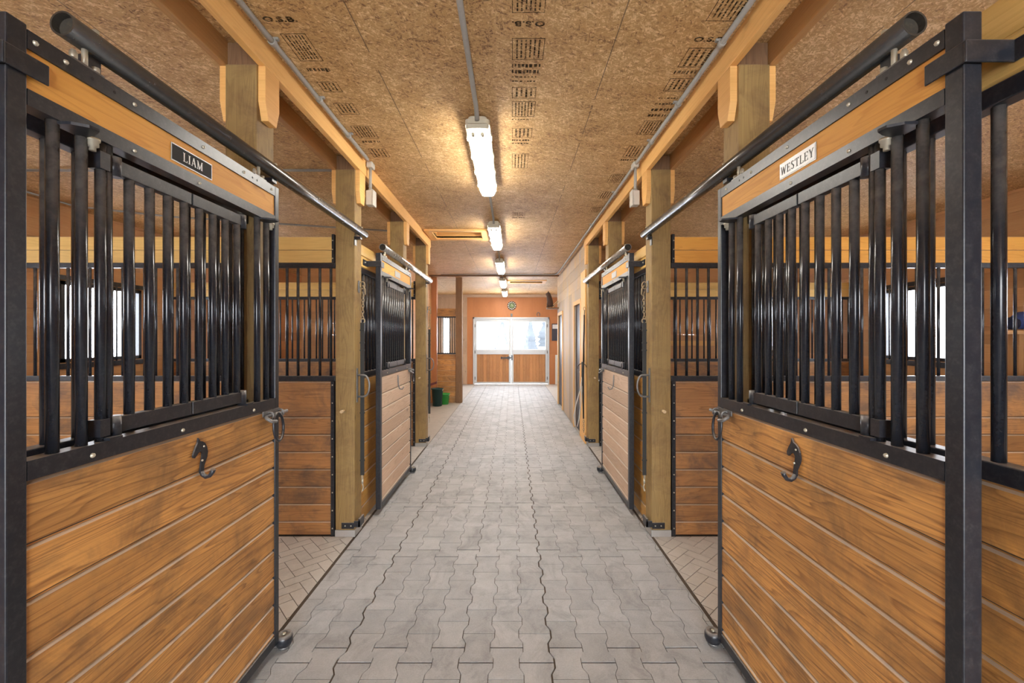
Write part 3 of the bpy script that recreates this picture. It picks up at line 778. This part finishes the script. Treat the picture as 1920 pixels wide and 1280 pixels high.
# ------------------------------------------------------------------ overhead pipes
def pipe(side, y0, y1, label, mat='pipe'):
    x = side * PIPEX[side]; z = 2.372
    t = thing('door_track', (x, y0, z), label, 'track', 'round door tracks')
    m = MB(mat, 'pipe_inside')
    n = 24; L = y1 - y0; R = .0325
    for s0 in (0,):
        ro = [m.bm.verts.new((R * math.cos(2 * PI * k / n), 0, R * math.sin(2 * PI * k / n))) for k in range(n)]
        r1 = [m.bm.verts.new((R * math.cos(2 * PI * k / n), L, R * math.sin(2 * PI * k / n))) for k in range(n)]
        ri = [m.bm.verts.new((R * .86 * math.cos(2 * PI * k / n), 0, R * .86 * math.sin(2 * PI * k / n))) for k in range(n)]
        rd = [m.bm.verts.new((R * .86 * math.cos(2 * PI * k / n), .02, R * .86 * math.sin(2 * PI * k / n))) for k in range(n)]
        for k in range(n):
            j = (k + 1) % n
            m.face([ro[k], ro[j], r1[j], r1[k]], None, .5, 0, True); m.face([ro[k], ri[k], ri[j], ro[j]], None, .5, 0); m.face([ri[k], rd[k], rd[j], ri[j]], None, .5, 1)
        m.face(rd, None, .5, 1); m.face(r1, None, .5, 0)
    m.build('pipe', t)
    sd = side; w = PI_IN[sd] - PIPEX[sd]
    for y in (.09, POSTS[0] + .07 - y0 if y0 < 2 else POSTS[2] + .07 - y0, L - .06):
        b = MB('black'); b.box(sd * .004, sd * (w + .002) if y > .2 else sd * .035, y - .02, y + .02, -.052 if y > .2 else -.10, -.0335); b.box(sd * (w - .004), sd * (w + .002) if y > .2 else sd * .035, y - .02, y + .02, -.10, -.034)
        b.build('bracket', t); MB('bolt').lathe((0, y, .032), [(.008, 0), (.008, .012)], 8).build('bolt', t)
    return t
for sd in (-1, 1):
    pipe(sd, 1.115, 3.40, 'thick dark overhead pipe carrying the sliding door named %s' % SIDE[sd])
    pipe(sd, 1.115 + PERIOD, 3.40 + PERIOD, 'farther overhead pipe carrying the second sliding door past %s' % SIDE[sd], 'pipe_new')

# ------------------------------------------------------------------ conduits, boxes
def conduit(pts, label, r=.0135, clips=()):
    p0 = Vector(pts[0]); t = thing('conduit', p0, label, 'conduit', 'grey electrical conduits')
    if not clips:
        bpy.data.objects.remove(t); o = MB('conduit').tube([Vector(p) - p0 for p in pts], r, 12).build('conduit', None, p0)
        return tag(o, label, 'conduit', 'grey electrical conduits')
    MB('conduit').tube([Vector(p) - p0 for p in pts], r, 12).build('pipe', t)
    if clips:
        for c in clips:
            c = Vector(c) - p0; m = MB('conduit'); m.lathe((c.x, c.y - .012, c.z), [(r * 1.35, 0), (r * 1.35, .024)], 12, 0, 'y'); m.box(c.x, c.x + (.03 if c.x + p0.x < 0 else -.03), c.y - .008, c.y + .008, c.z + r * .6, c.z + .0195); m.build('clip', t)
    return t
zc = CEIL - .020
XL = -1.15; XR = 1.012
conduit([(XL, YF + .1, zc), (XL, 3.40, zc)], 'grey conduit along the ceiling edge on the LIAM side, down to an outlet box', clips=[(XL, 2.05, zc), (XL, 2.55, zc), (XL, 3.0, zc)])
conduit([(XR, YF + .1, zc), (XR, 7.6, zc), (XR, 9.2, zc), (XR - .01, 9.45, zc), (XR - .05, 9.55, zc)], 'long grey conduit along the ceiling edge on the WESTLEY side', clips=[(XR, 2.06, zc), (XR, 2.6, zc), (XR, 3.1, zc), (XR, 4.2, zc), (XR, 5.4, zc)])
conduit([(XR - .051, 9.56, zc), (XR - .2, 9.6, zc), (-1.6, 9.6, zc)], 'grey conduit crossing the aisle ceiling beside the dark joint', .011)
for sd, x in ((-1, XL), (1, XR)):
    nm = SIDE[sd]
    t = thing('outlet_box', (x - .012 * (sd < 0), 3.50, 2.69), 'grey outlet box hanging at the orange beam above the %s pipe end' % nm, 'outlet box', 'grey electrical boxes')
    w = .036
    MB('box_grey').box(-w * .72, w * .72, -w, w, -.06, .06).build('box', t, bevel=.006)
    MB('box_grey').box(-sd * w * .72, -sd * (w * .72 + .012), -w * 1.1, w * 1.1, -.064, .064).build('cover', t, bevel=.004)
    MB('conduit').tube([(0, 0, .06), (0, 0, CEIL - .035 - 2.69)], .0125, 10).lathe((0, 0, .058), [(.018, 0), (.018, .02)], 10).build('drop_pipe', t)
    m = MB('box_grey'); m.box(-.024, .024, -.03, .05, CEIL - .05 - 2.69, CEIL - .003 - 2.69); m.build('elbow', t, bevel=.008)
conduit([(-4.6, 3.62, zc), (-1.44, 3.62, zc)], 'thin grey conduit crossing the stall ceiling beyond the LIAM door', .011)
conduit([(-4.7, 2.0, zc - .002), (-4.72, 4.6, zc - .002), (-4.0, 5.0, zc - .002), (-1.5, 5.7, zc - .002)], 'thin grey conduit slanting across the ceiling of the LIAM stall', .011)

# ------------------------------------------------------------------ ceiling lamps
LX = -.222; LAMPS = [2.72, 5.17, 7.62, 10.05, 12.4]
LLAB = ['largest glowing strip lamp, overhead between the two grey outlet boxes', 'glowing strip lamp beside the open board-framed ceiling hatch', 'glowing strip lamp just before the dark joint across the ceiling', 'glowing strip lamp just past the dark ceiling joint, beside the narrow hatch', 'smallest glowing strip lamp, hanging above the clock and barn door']
CLAB = ['conduit along the ceiling running to the largest strip lamp', 'conduit joining the largest strip lamp to the lamp beside the hatch', 'conduit joining the lamp beside the open hatch to the third lamp', 'short conduit crossing the dark ceiling joint between two strip lamps', 'conduit joining the last two small strip lamps before the clock']
for i, y in enumerate(LAMPS):
    t = thing('ceiling_lamp', (LX, y, CEIL - .12), LLAB[i], 'lamp', 'strip lamps along the aisle ceiling')
    L = 1.28; w = .073
    def rr(w, y0, y1, r=.03, n=5):
        p = []
        for cx, cy, a0 in ((w - r, y1 - r, 0), (-w + r, y1 - r, 90), (-w + r, y0 + r, 180), (w - r, y0 + r, 270)):
            for k in range(n): a = math.radians(a0 + 90 * k / (n - 1)); p.append((cx + r * math.cos(a), cy + r * math.sin(a)))
        return p
    m = MB('housing'); m.plank(rr(w + .006, -.006, L + .006), 'z', .045, .074); m.plank(rr(w - .012, .01, L - .01), 'z', .074, .098)
    for q in range(4):
        for sx in (-1, 1): m.box(sx * (w + .004), sx * (w + .013), .18 + q * .3, .215 + q * .3, .03, .07)
    m.build('housing', t)
    dmb = MB('diffuser'); A = rr(w, 0.03, L); B = rr(w - .02, .040, L - .016)
    ra = [dmb.bm.verts.new((p[0], p[1], .045)) for p in A]; rb = [dmb.bm.verts.new((p[0], p[1], .0)) for p in B]
    for k in range(len(A)): j = (k + 1) % len(A); dmb.face([ra[k], ra[j], rb[j], rb[k]], smooth=True)
    dmb.face(rb); dmb.face(ra); dmb.build('diffuser', t)
    ec = MB('housing'); A = rr(w, 0, .0295, .014); ec.plank(A, 'z', .018, .045)
    for sx in (-.03, .03): ec.lathe((sx, .032, -.004), [(.012, 0), (.012, .03)], 10, 0, 'y')
    ec.build('end_cap', t, bevel=.003)
    MB('conduit').box(-.02, .02, .2, .23, .098, .116).box(-.02, .02, L - .23, L - .2, .098, .116).build('mount', t)
ends = [YF + .3] + [y + 1.29 for y in LAMPS]
for i, y in enumerate(LAMPS):
    conduit([(LX, ends[i], CEIL - .013), (LX, y - .09, CEIL - .013), (LX, y - .04, CEIL - .03), (LX, y - .008, CEIL - .058)], CLAB[i], .0125 if i else .0145)

# ------------------------------------------------------------------ tack and fittings on posts
def chain_mb(mb, a, b, mi=0, link=.03):
    a, b = Vector(a), Vector(b); n = max(2, int((b - a).length / (link * .72)))
    for k in range(n):
        c = a.lerp(b, (k + .5) / n); pts = []
        for q in range(10):
            g = 2 * PI * q / 10; u, v = math.cos(g) * link * .28, math.sin(g) * link * .5
            pts.append(c + (Vector((u, 0, v)) if k % 2 else Vector((0, u, v))))
        mb.tube(pts, link * .11, 6, closed=True, mi=mi)
def cross_tie(side, y, label, grp='cross ties hung on the posts'):
    xi = side * PI_IN[side]; d = -side
    t = thing('cross_tie', (xi, y, 1.97), label, 'cross tie', grp)
    MB('latch').box(d * .001, d * .008, -.02, .02, -.06, .035).build('eye_plate', t, bevel=.002)
    m = MB('chain'); m.tube([(d * .03 + d * .02 * math.cos(q), .0, .0 + .028 * math.sin(q)) for q in [2 * PI * k / 14 for k in range(14)]], .005, 8, closed=True)
    m.tube([(d * .034, -.006, .0), (d * .05, .0, -.03), (d * .052, .004, -.07), (d * .036, .006, -.09), (d * .03, 0, -.05)], .006, 8); m.build('snap_hook', t)
    m = MB('chain'); chain_mb(m, (d * .036, 0, -.085), (d * .03, .004, -.27)); m.build('chain', t)
    m = MB('chain'); m.tube([(d * .03 + .018 * math.cos(q), .004, -.285 + .02 * math.sin(q)) for q in [2 * PI * k / 12 for k in range(12)]], .005, 8, closed=True); m.build('ring', t)
    m = MB('strap'); m.box(d * .014, d * .046, -.004, .004, -1.52, -.30); 
    for z in (-.36, -.46, -.52, -1.02, -1.4): m.box(d * .011, d * .049, -.008, .008, z - .006, z + .006)
    m.build('strap', t, bevel=.002)
    m = MB('bolt'); m.tube([(d * .03, .002 + .016 * math.cos(q), -1.535 + .016 * math.sin(q)) for q in [2 * PI * k / 12 for k in range(12)]], .004, 6, closed=True); m.tube([(d * .03, .002, -1.55), (d * .03, .002, -1.585)], .009, 8); m.tube([(d * .03, .0, -1.585), (d * .032, .012, -1.61), (d * .03, .012, -1.635), (d * .03, -.004, -1.645)], .005, 8)
    m.build('bottom_snap', t)
    return t
for sd in (-1, 1):
    cross_tie(sd, POSTS[1] + .085, 'black cross tie with rusty chain hanging beside the doorway next to %s' % SIDE[sd])
cross_tie(-1, POSTS[3] + .10, 'farther black cross tie hanging on the last post past the LIAM stalls')
def d_ring(side, y, label, z=1.17):
    xi = side * PI_IN[side]; d = -side
    t = thing('blanket_ring', (xi, y, z), label, 'ring', 'D-shaped rings on the posts')
    MB('latch').box(d * .001, d * .007, -.015, .015, -.13, .14).build('back_plate', t, bevel=.002)
    pts = [(d * .007, 0, .085), (d * .05, 0, .085)] + [(d * (.055 + .045 * math.sin(a)), 0, .0 + .085 * math.cos(a)) for a in [PI * k / 12 for k in range(1, 12)]] + [(d * .05, 0, -.085), (d * .007, 0, -.085)]
    MB('latch').tube(pts, .0075, 10).build('ring', t)
for sd in (-1, 1): d_ring(sd, POSTS[1] + .045, 'D-shaped iron ring on the post beside the %s doorway' % SIDE[sd])
d_ring(-1, POSTS[3] + .055, 'D-shaped iron ring on the last post above the buckets')
for sd in (-1, 1):
    for py, w in ((POSTS[1], 'the doorway post next to %s'), (POSTS[3], 'the last post on the %s side')):
        d = -sd; xi = sd * PI_IN[sd]
        t = thing('door_guide', (xi, py, .055), 'black steel door guide at the foot of ' + w % SIDE[sd], 'door guide', 'floor guides of the sliding doors')
        m = MB('black', 'bolt'); m.box(sd * .10, sd * .002, -.010, -.003, .008, .055); m.box(sd * .002, d * .045, -.010, -.003, .02, .07); m.box(d * .03, d * .045, -.010, .085, .02, .085)
        for q in (.025, .07): m.ball((sd * q, -.012, .032), .006, 8, 1)
        m.build('bracket', t, bevel=.002)
        t2 = MB('pale_wood').tube([(xi + sd * .085, py - .05, .98), (xi + sd * .085, py + .004, .98)], .012, 10).build('wooden_peg')
        tag(t2, 'short pale wooden peg sticking out of ' + w % SIDE[sd], 'peg', 'pegs in the posts')
for sd in (-1, 1):
    for q, y0 in enumerate((.968, .968 + PERIOD)):
        x = sd * DOORX[sd]; d = -sd
        t = thing('stay_roller', (x + d * .028, y0 + DLS[sd] + .035, 0), ('round black stay roller on the pavers at the foot of the %s door' if q == 0 else 'round black stay roller at the foot of the second door past %s') % SIDE[sd], 'roller', 'stay rollers under the doors')
        MB('black').lathe((0, 0, .012), [(.012, 0), (.034, .004), (.040, .02), (.040, .042), (.034, .056), (.022, .058), (.02, .05), (.004, .05)], 20).build('wheel', t)
        MB('latch').lathe((0, 0, 0), [(.026, 0), (.026, .012), (.01, .0125)], 14).build('foot', t)
        MB('bolt').lathe((0, 0, .062), [(.009, 0), (.009, .01), (.004, .012)], 8).build('bolt_head', t)

# bridle and reins hung on the last post
sd = 1; xi = PI_IN[1]
t = thing('bridle', (xi - .04, POSTS[3] + .10, 2.0), 'dark leather bridle and pale reins hanging on the last post before the doorways', 'bridle')
m = MB('chain'); m.tube([(0 + .016 * math.cos(q), 0, -.03 + .024 * math.sin(q)) for q in [2 * PI * k / 12 for k in range(12)]], .004, 6, closed=True); m.tube([(0, 0, -.055), (-.004, 0, -.12)], .008, 8); m.build('snap_hook', t)
MB('leather').tube([(-.004, 0, -.12), (-.006, 0, -.35), (-.012, 0, -.55), (-.012, 0, -.8)], [.011, .013, .013, .014], 8).build('headstall', t)
m = MB('leather'); m.tube([(-.03 + .062 * math.cos(q), .03, -.88 + .055 * math.sin(q)) for q in [2 * PI * k / 16 for k in range(10)]], .0055, 8); m.tube([(-.008, .02, -.72), (.002, .03, -.80)], .005, 8); m.build('noseband', t)
MB('strap').tube([(-.022, 0, -.80), (-.024, 0, -1.0), (-.018, 0, -1.3), (-.014, 0, -1.62)], [.022, .02, .014, .01], 8).build('strap', t)
m = MB('rope'); m.tube([(-.035, 0, -1.02), (-.06, 0, -1.2), (-.12, .02, -1.42), (-.15, .02, -1.58), (-.135, .02, -1.72), (-.10, .02, -1.74), (-.075, .01, -1.62), (-.055, 0, -1.4), (-.035, 0, -1.15)], .0085, 8); m.build('reins', t)
m = MB('chain'); chain_mb(m, (-.014, 0, -1.62), (-.012, 0, -1.82), 0, .035); m.build('end_chain', t)

# ------------------------------------------------------------------ far aisle: alcove posts, end partition, buckets
for x, lab in ((-1.265, 'brown timber post at the aisle corner beside the far barred window'), (-1.87, 'orange-brown timber post inside the alcove beyond the buckets')):
    tag(MB('dark_wood' if x > -1.5 else 'end_ply').box(-.075, .075, -.075, .075, -.002, CEIL - .003, 'z').build('timber_post', None, (x, 10.23, 0), bevel=.004), lab, 'post', 'posts at the far alcove')
t = thing('stall_partition', (-1.79, 10.23, 0), 'orange board partition with a small barred window behind the buckets', 'partition')
W = .44
mb = MB('board'); z = 0
while z < 1.15:
    mb.plank([(.02, z), (-.02, z), (-.02, z + .122), (-.014, z + .128), (.02, z + .128)], 'x', .003, W); z += .1285
mb.build('board_panel', t)
MB('black').box(.003, W, -.02, .02, 1.158, 1.19).build('lower_rail', t); MB('black').box(.003, W, -.02, .02, 2.03, 2.06).build('upper_rail', t)
MB('board').box(.003, W, -.022, .022, 2.062, 2.25, 'x').build('header_board', t)
for k in range(8): bar('bar', t, .03 + k * .055, 0, 1.189, 2.031, .009)

def bucket(x, y, r0, r1, h, mat, name, label):
    t = thing(name, (x, y, 0), label, 'bucket')
    MB(mat).lathe((0, 0, 0), [(r0, 0), (r1, h - .02), (r1 + .012, h - .02), (r1 + .012, h), (r1 - .004, h), (r0 - .006, .012), (.01, .01)], 24).build('pail', t)
    MB('bolt').tube([((r1 + .01) * math.cos(a), -.02 - .05 * math.sin(a), h - .01 - .07 * math.sin(a)) for a in [PI * k / 10 for k in range(11)]], .004, 6).build('handle', t)
bucket(-1.70, 9.72, .10, .13, .40, 'teal', 'bucket', 'dark teal bucket standing against the alcove wall')
bucket(-1.58, 9.98, .095, .12, .25, 'green', 'bucket', 'small bright green bucket by the orange partition boards')
t = thing('dust_brush', (-1.865, 9.50, .50), 'maroon broom head hanging above the dark teal bucket', 'broom')
m = MB('maroon'); m.plank([(-.05, -.06), (.19, .03), (.19, .08), (-.05, 0)], 'y', -.03, .03); m.build('head', t, bevel=.004)
MB('pale_wood').tube([(.03, 0, .01), (-.083, .0, .65)], .011, 8).build('handle', t)
# things on the back wall and shelf
t = thing('wall_clock', (-.005, YB, 2.62), 'round clock with cream numeral pads above the glazed barn door', 'clock')
MB('dark').lathe((0, -.001, 0), [(.15, 0), (.15, -.02), (.13, -.03)], 28, 0, 'y').build('case', t)
MB('moss').lathe((0, -.032, 0), [(.085, 0), (.07, -.006)], 24, 0, 'y').build('dial', t)
m = MB('cream')
for k in range(12): a = 2 * PI * k / 12; m.ball((.115 * math.cos(a), -.036, .115 * math.sin(a)), .021, 8, 0, (1, .4, 1))
m.build('numeral_pads', t)
MB('cream').box(-.004, .004, -.044, -.04, 0, .06).box(0, .045, -.044, -.04, -.004, .004).build('hands', t)
t = thing('shelf', (.955, 10.08, 2.26), 'dark wall shelf under the figurine, high beside the far aisle', 'shelf')
MB('dark_wood').box(-.135, .134, -.15, .15, -.03, 0, 'x').build('board', t)
m = MB('pale_wood'); m.tube([(-.05, .10, .0), (.13, .10, .17)], .008, 8); m.tube([(.0, -.10, .0), (.13, -.10, .14)], .008, 8); m.build('brace', t)
t = thing('animal_figurine', (.90, 10.06, 2.2755), 'dark brown animal figurine sitting on the high wall shelf', 'figurine')
m = MB('brown')
m.tube([(.0, 0, 0), (.0, 0, .05), (-.005, 0, .13), (-.02, 0, .21), (-.035, 0, .27), (-.05, 0, .31), (-.06, 0, .335)], [.05, .075, .07, .062, .055, .052, .03], 14)
m.tube([(-.05, 0, .30), (-.09, 0, .292), (-.105, 0, .288)], [.045, .03, .014], 10)
for q in (-1, 1):
    m.tube([(-.045, q * .03, .335), (-.045, q * .036, .372)], [.016, .003], 8); m.tube([(-.04, q * .03, .16), (-.06, q * .03, .07), (-.06, q * .03, 0), (-.085, q * .03, .006)], [.025, .02, .018, .014], 8)
m.tube([(.05, 0, .03), (.10, 0, .02), (.12, 0, .06)], [.016, .014, .01], 8)
m.build('body', t)
t = thing('notice_board', (1.46, YB, 1.75), 'dark notice board with a white sheet beside the barn door', 'notice board')
MB('slate').box(-.13, .13, -.025, .0, -.30, .27).build('board', t); MB('paper').box(-.11, .11, -.029, -.026, .10, .24).build('sheet', t)
t = thing('pallet_panel', (1.5, YB - .04, 0), 'white upright panel leaning at the far corner by the notice board', 'panel')
MB('white').box(-.06, .1, -.03, .03, 0, .98, 'z').build('board', t, bevel=.003)
m = MB('latch'); m.tube([(.88 + .05 * math.cos(a), YB - .012, 2.33 + .065 * math.sin(a)) for a in [math.radians(-60 + 300 * k / 14) for k in range(15)]], .012, 8)
tag(m.build('horseshoe'), 'small iron horseshoe hung over the corner of the barn door frame', 'horseshoe')
m = MB('latch'); m.box(-.05, .02, YB - .03, YB - .001, 2.25, 2.36); tag(m.build('door_catch', bevel=.006), 'small steel catch over the middle of the barn door', 'catch')
# blue halter bag on the outer wall of the WESTLEY stall
t = thing('feed_shelf', (4.15, 3.62, 1.61), 'small bracket shelf behind the partition bars under the blue cloth', 'shelf')
MB('inner_board').box(-.06, .5, -.10, .13, -.03, 0, 'x').build('board', t); MB('inner_board').box(.13, .17, -.02, .12, -.13, -.031, 'z').box(.15, .19, .0, .13, -1.609, -.131, 'z').build('support', t)
t = thing('folded_blanket', (4.27, 3.62, 1.611), 'blue folded cloth lying on the small shelf behind the partition bars', 'blanket')
m = MB('blue'); m.tube([(-.02, 0, .06), (.05, 0, .085), (.15, 0, .09), (.24, 0, .07)], [.05, .075, .08, .06], 14); m.build('cloth', t)
m = MB('navy'); m.tube([(-.10, 0, .045), (-.05, 0, .06), (-.015, 0, .06)], [.03, .052, .056], 12); m.build('lining', t)

# ------------------------------------------------------------------ outside
struct(MB('snow').box(-60, 60, YB + .13, 90, -.3, -.2).build('ground_outside'))
struct(MB('snow').box(-60, -XO - .3, -30, YB + .12, -.3, -.2).build('ground_outside'))
struct(MB('snow').box(XO + .3, 60, -30, YB + .12, -.3, -.2).build('ground_outside'))
struct(MB('snow').box(-5, 5, -30, YF - .2, -.3, -.2).build('ground_outside'))
for i, (x, y, h, lab) in enumerate(((-1.0, 44, 3.9, 'hazy fir seen low through the glazed leaf of the barn door that has the bolt'), (1.9, 44, 3.9, 'hazy fir beyond the other glazed leaf, close to the middle stile'), (4.6, 52, 7.5, 'taller hazy fir toward the outer edge of the glazed barn door'))):
    t = thing('fir_tree', (x, y, -.2), lab, 'tree', 'firs outside the barn door')
    MB('dark_wood').tube([(0, 0, 0), (0, 0, h * .3)], .12, 8).build('trunk', t)
    m = MB('fir')
    prof = [(.05, h * .08)]
    for k in range(12):
        z = h * (.09 + .075 * k); r = h * .24 * (1 - k / 12.4) * random.uniform(.85, 1.1); prof += [(r, z), (r * .8, z + h * .05)]
    m.lathe((0, 0, 0), prof + [(.01, h)], 14)
    m.build('foliage', t)

# ------------------------------------------------------------------ light, camera
w = bpy.data.worlds.new('overcast sky'); bpy.context.scene.world = w; w.use_nodes = True
nt = w.node_tree; nt.nodes.clear()
o_ = nt.nodes.new('ShaderNodeOutputWorld'); bg = nt.nodes.new('ShaderNodeBackground')
bg.inputs[0].default_value = (.93, .965, 1.0, 1); bg.inputs[1].default_value = 9.0
nt.links.new(bg.outputs[0], o_.inputs[0])
def portal(loc, rot, sx, sy):
    l = bpy.data.lights.new('sky_portal', 'AREA'); l.shape = 'RECTANGLE'; l.size = sx; l.size_y = sy; l.cycles.is_portal = True
    o = bpy.data.objects.new('sky_portal', l); C.objects.link(o); o.location = loc; o.rotation_euler = rot
for sd in (-1, 1):
    for a, b in WIN: portal((sd * (XO + .1), (a + b) / 2, sum(WZ) / 2), (0, -sd * -PI / 2, 0), WZ[1] - WZ[0], b - a)
portal((xm, YB + .1, 1.6), (-PI / 2, 0, 0), 2.4, 1.0)
portal((sum(FW[:2]) / 2, YB + .1, 1.6), (-PI / 2, 0, 0), .3, 1.2)
portal((0, YF - .1, 1.25), (PI / 2, 0, 0), 2.8, 2.5)

cam = bpy.data.cameras.new('camera'); co = bpy.data.objects.new('camera', cam); C.objects.link(co)
co.location = (0, 0, 1.55); co.rotation_euler = (PI / 2, 0, 0)
cam.sensor_width = 36; cam.lens = 15.0; cam.shift_y = -7 / 1920; cam.clip_start = .05; cam.clip_end = 300
sc = bpy.context.scene; sc.camera = co
sc.view_settings.view_transform = 'Standard'; sc.view_settings.look = 'None'; sc.view_settings.gamma = 1; sc.view_settings.use_curve_mapping = False
sc.view_settings.exposure = 1.28
sc.cycles.max_bounces = 10; sc.cycles.diffuse_bounces = 7; sc.cycles.use_denoising = True
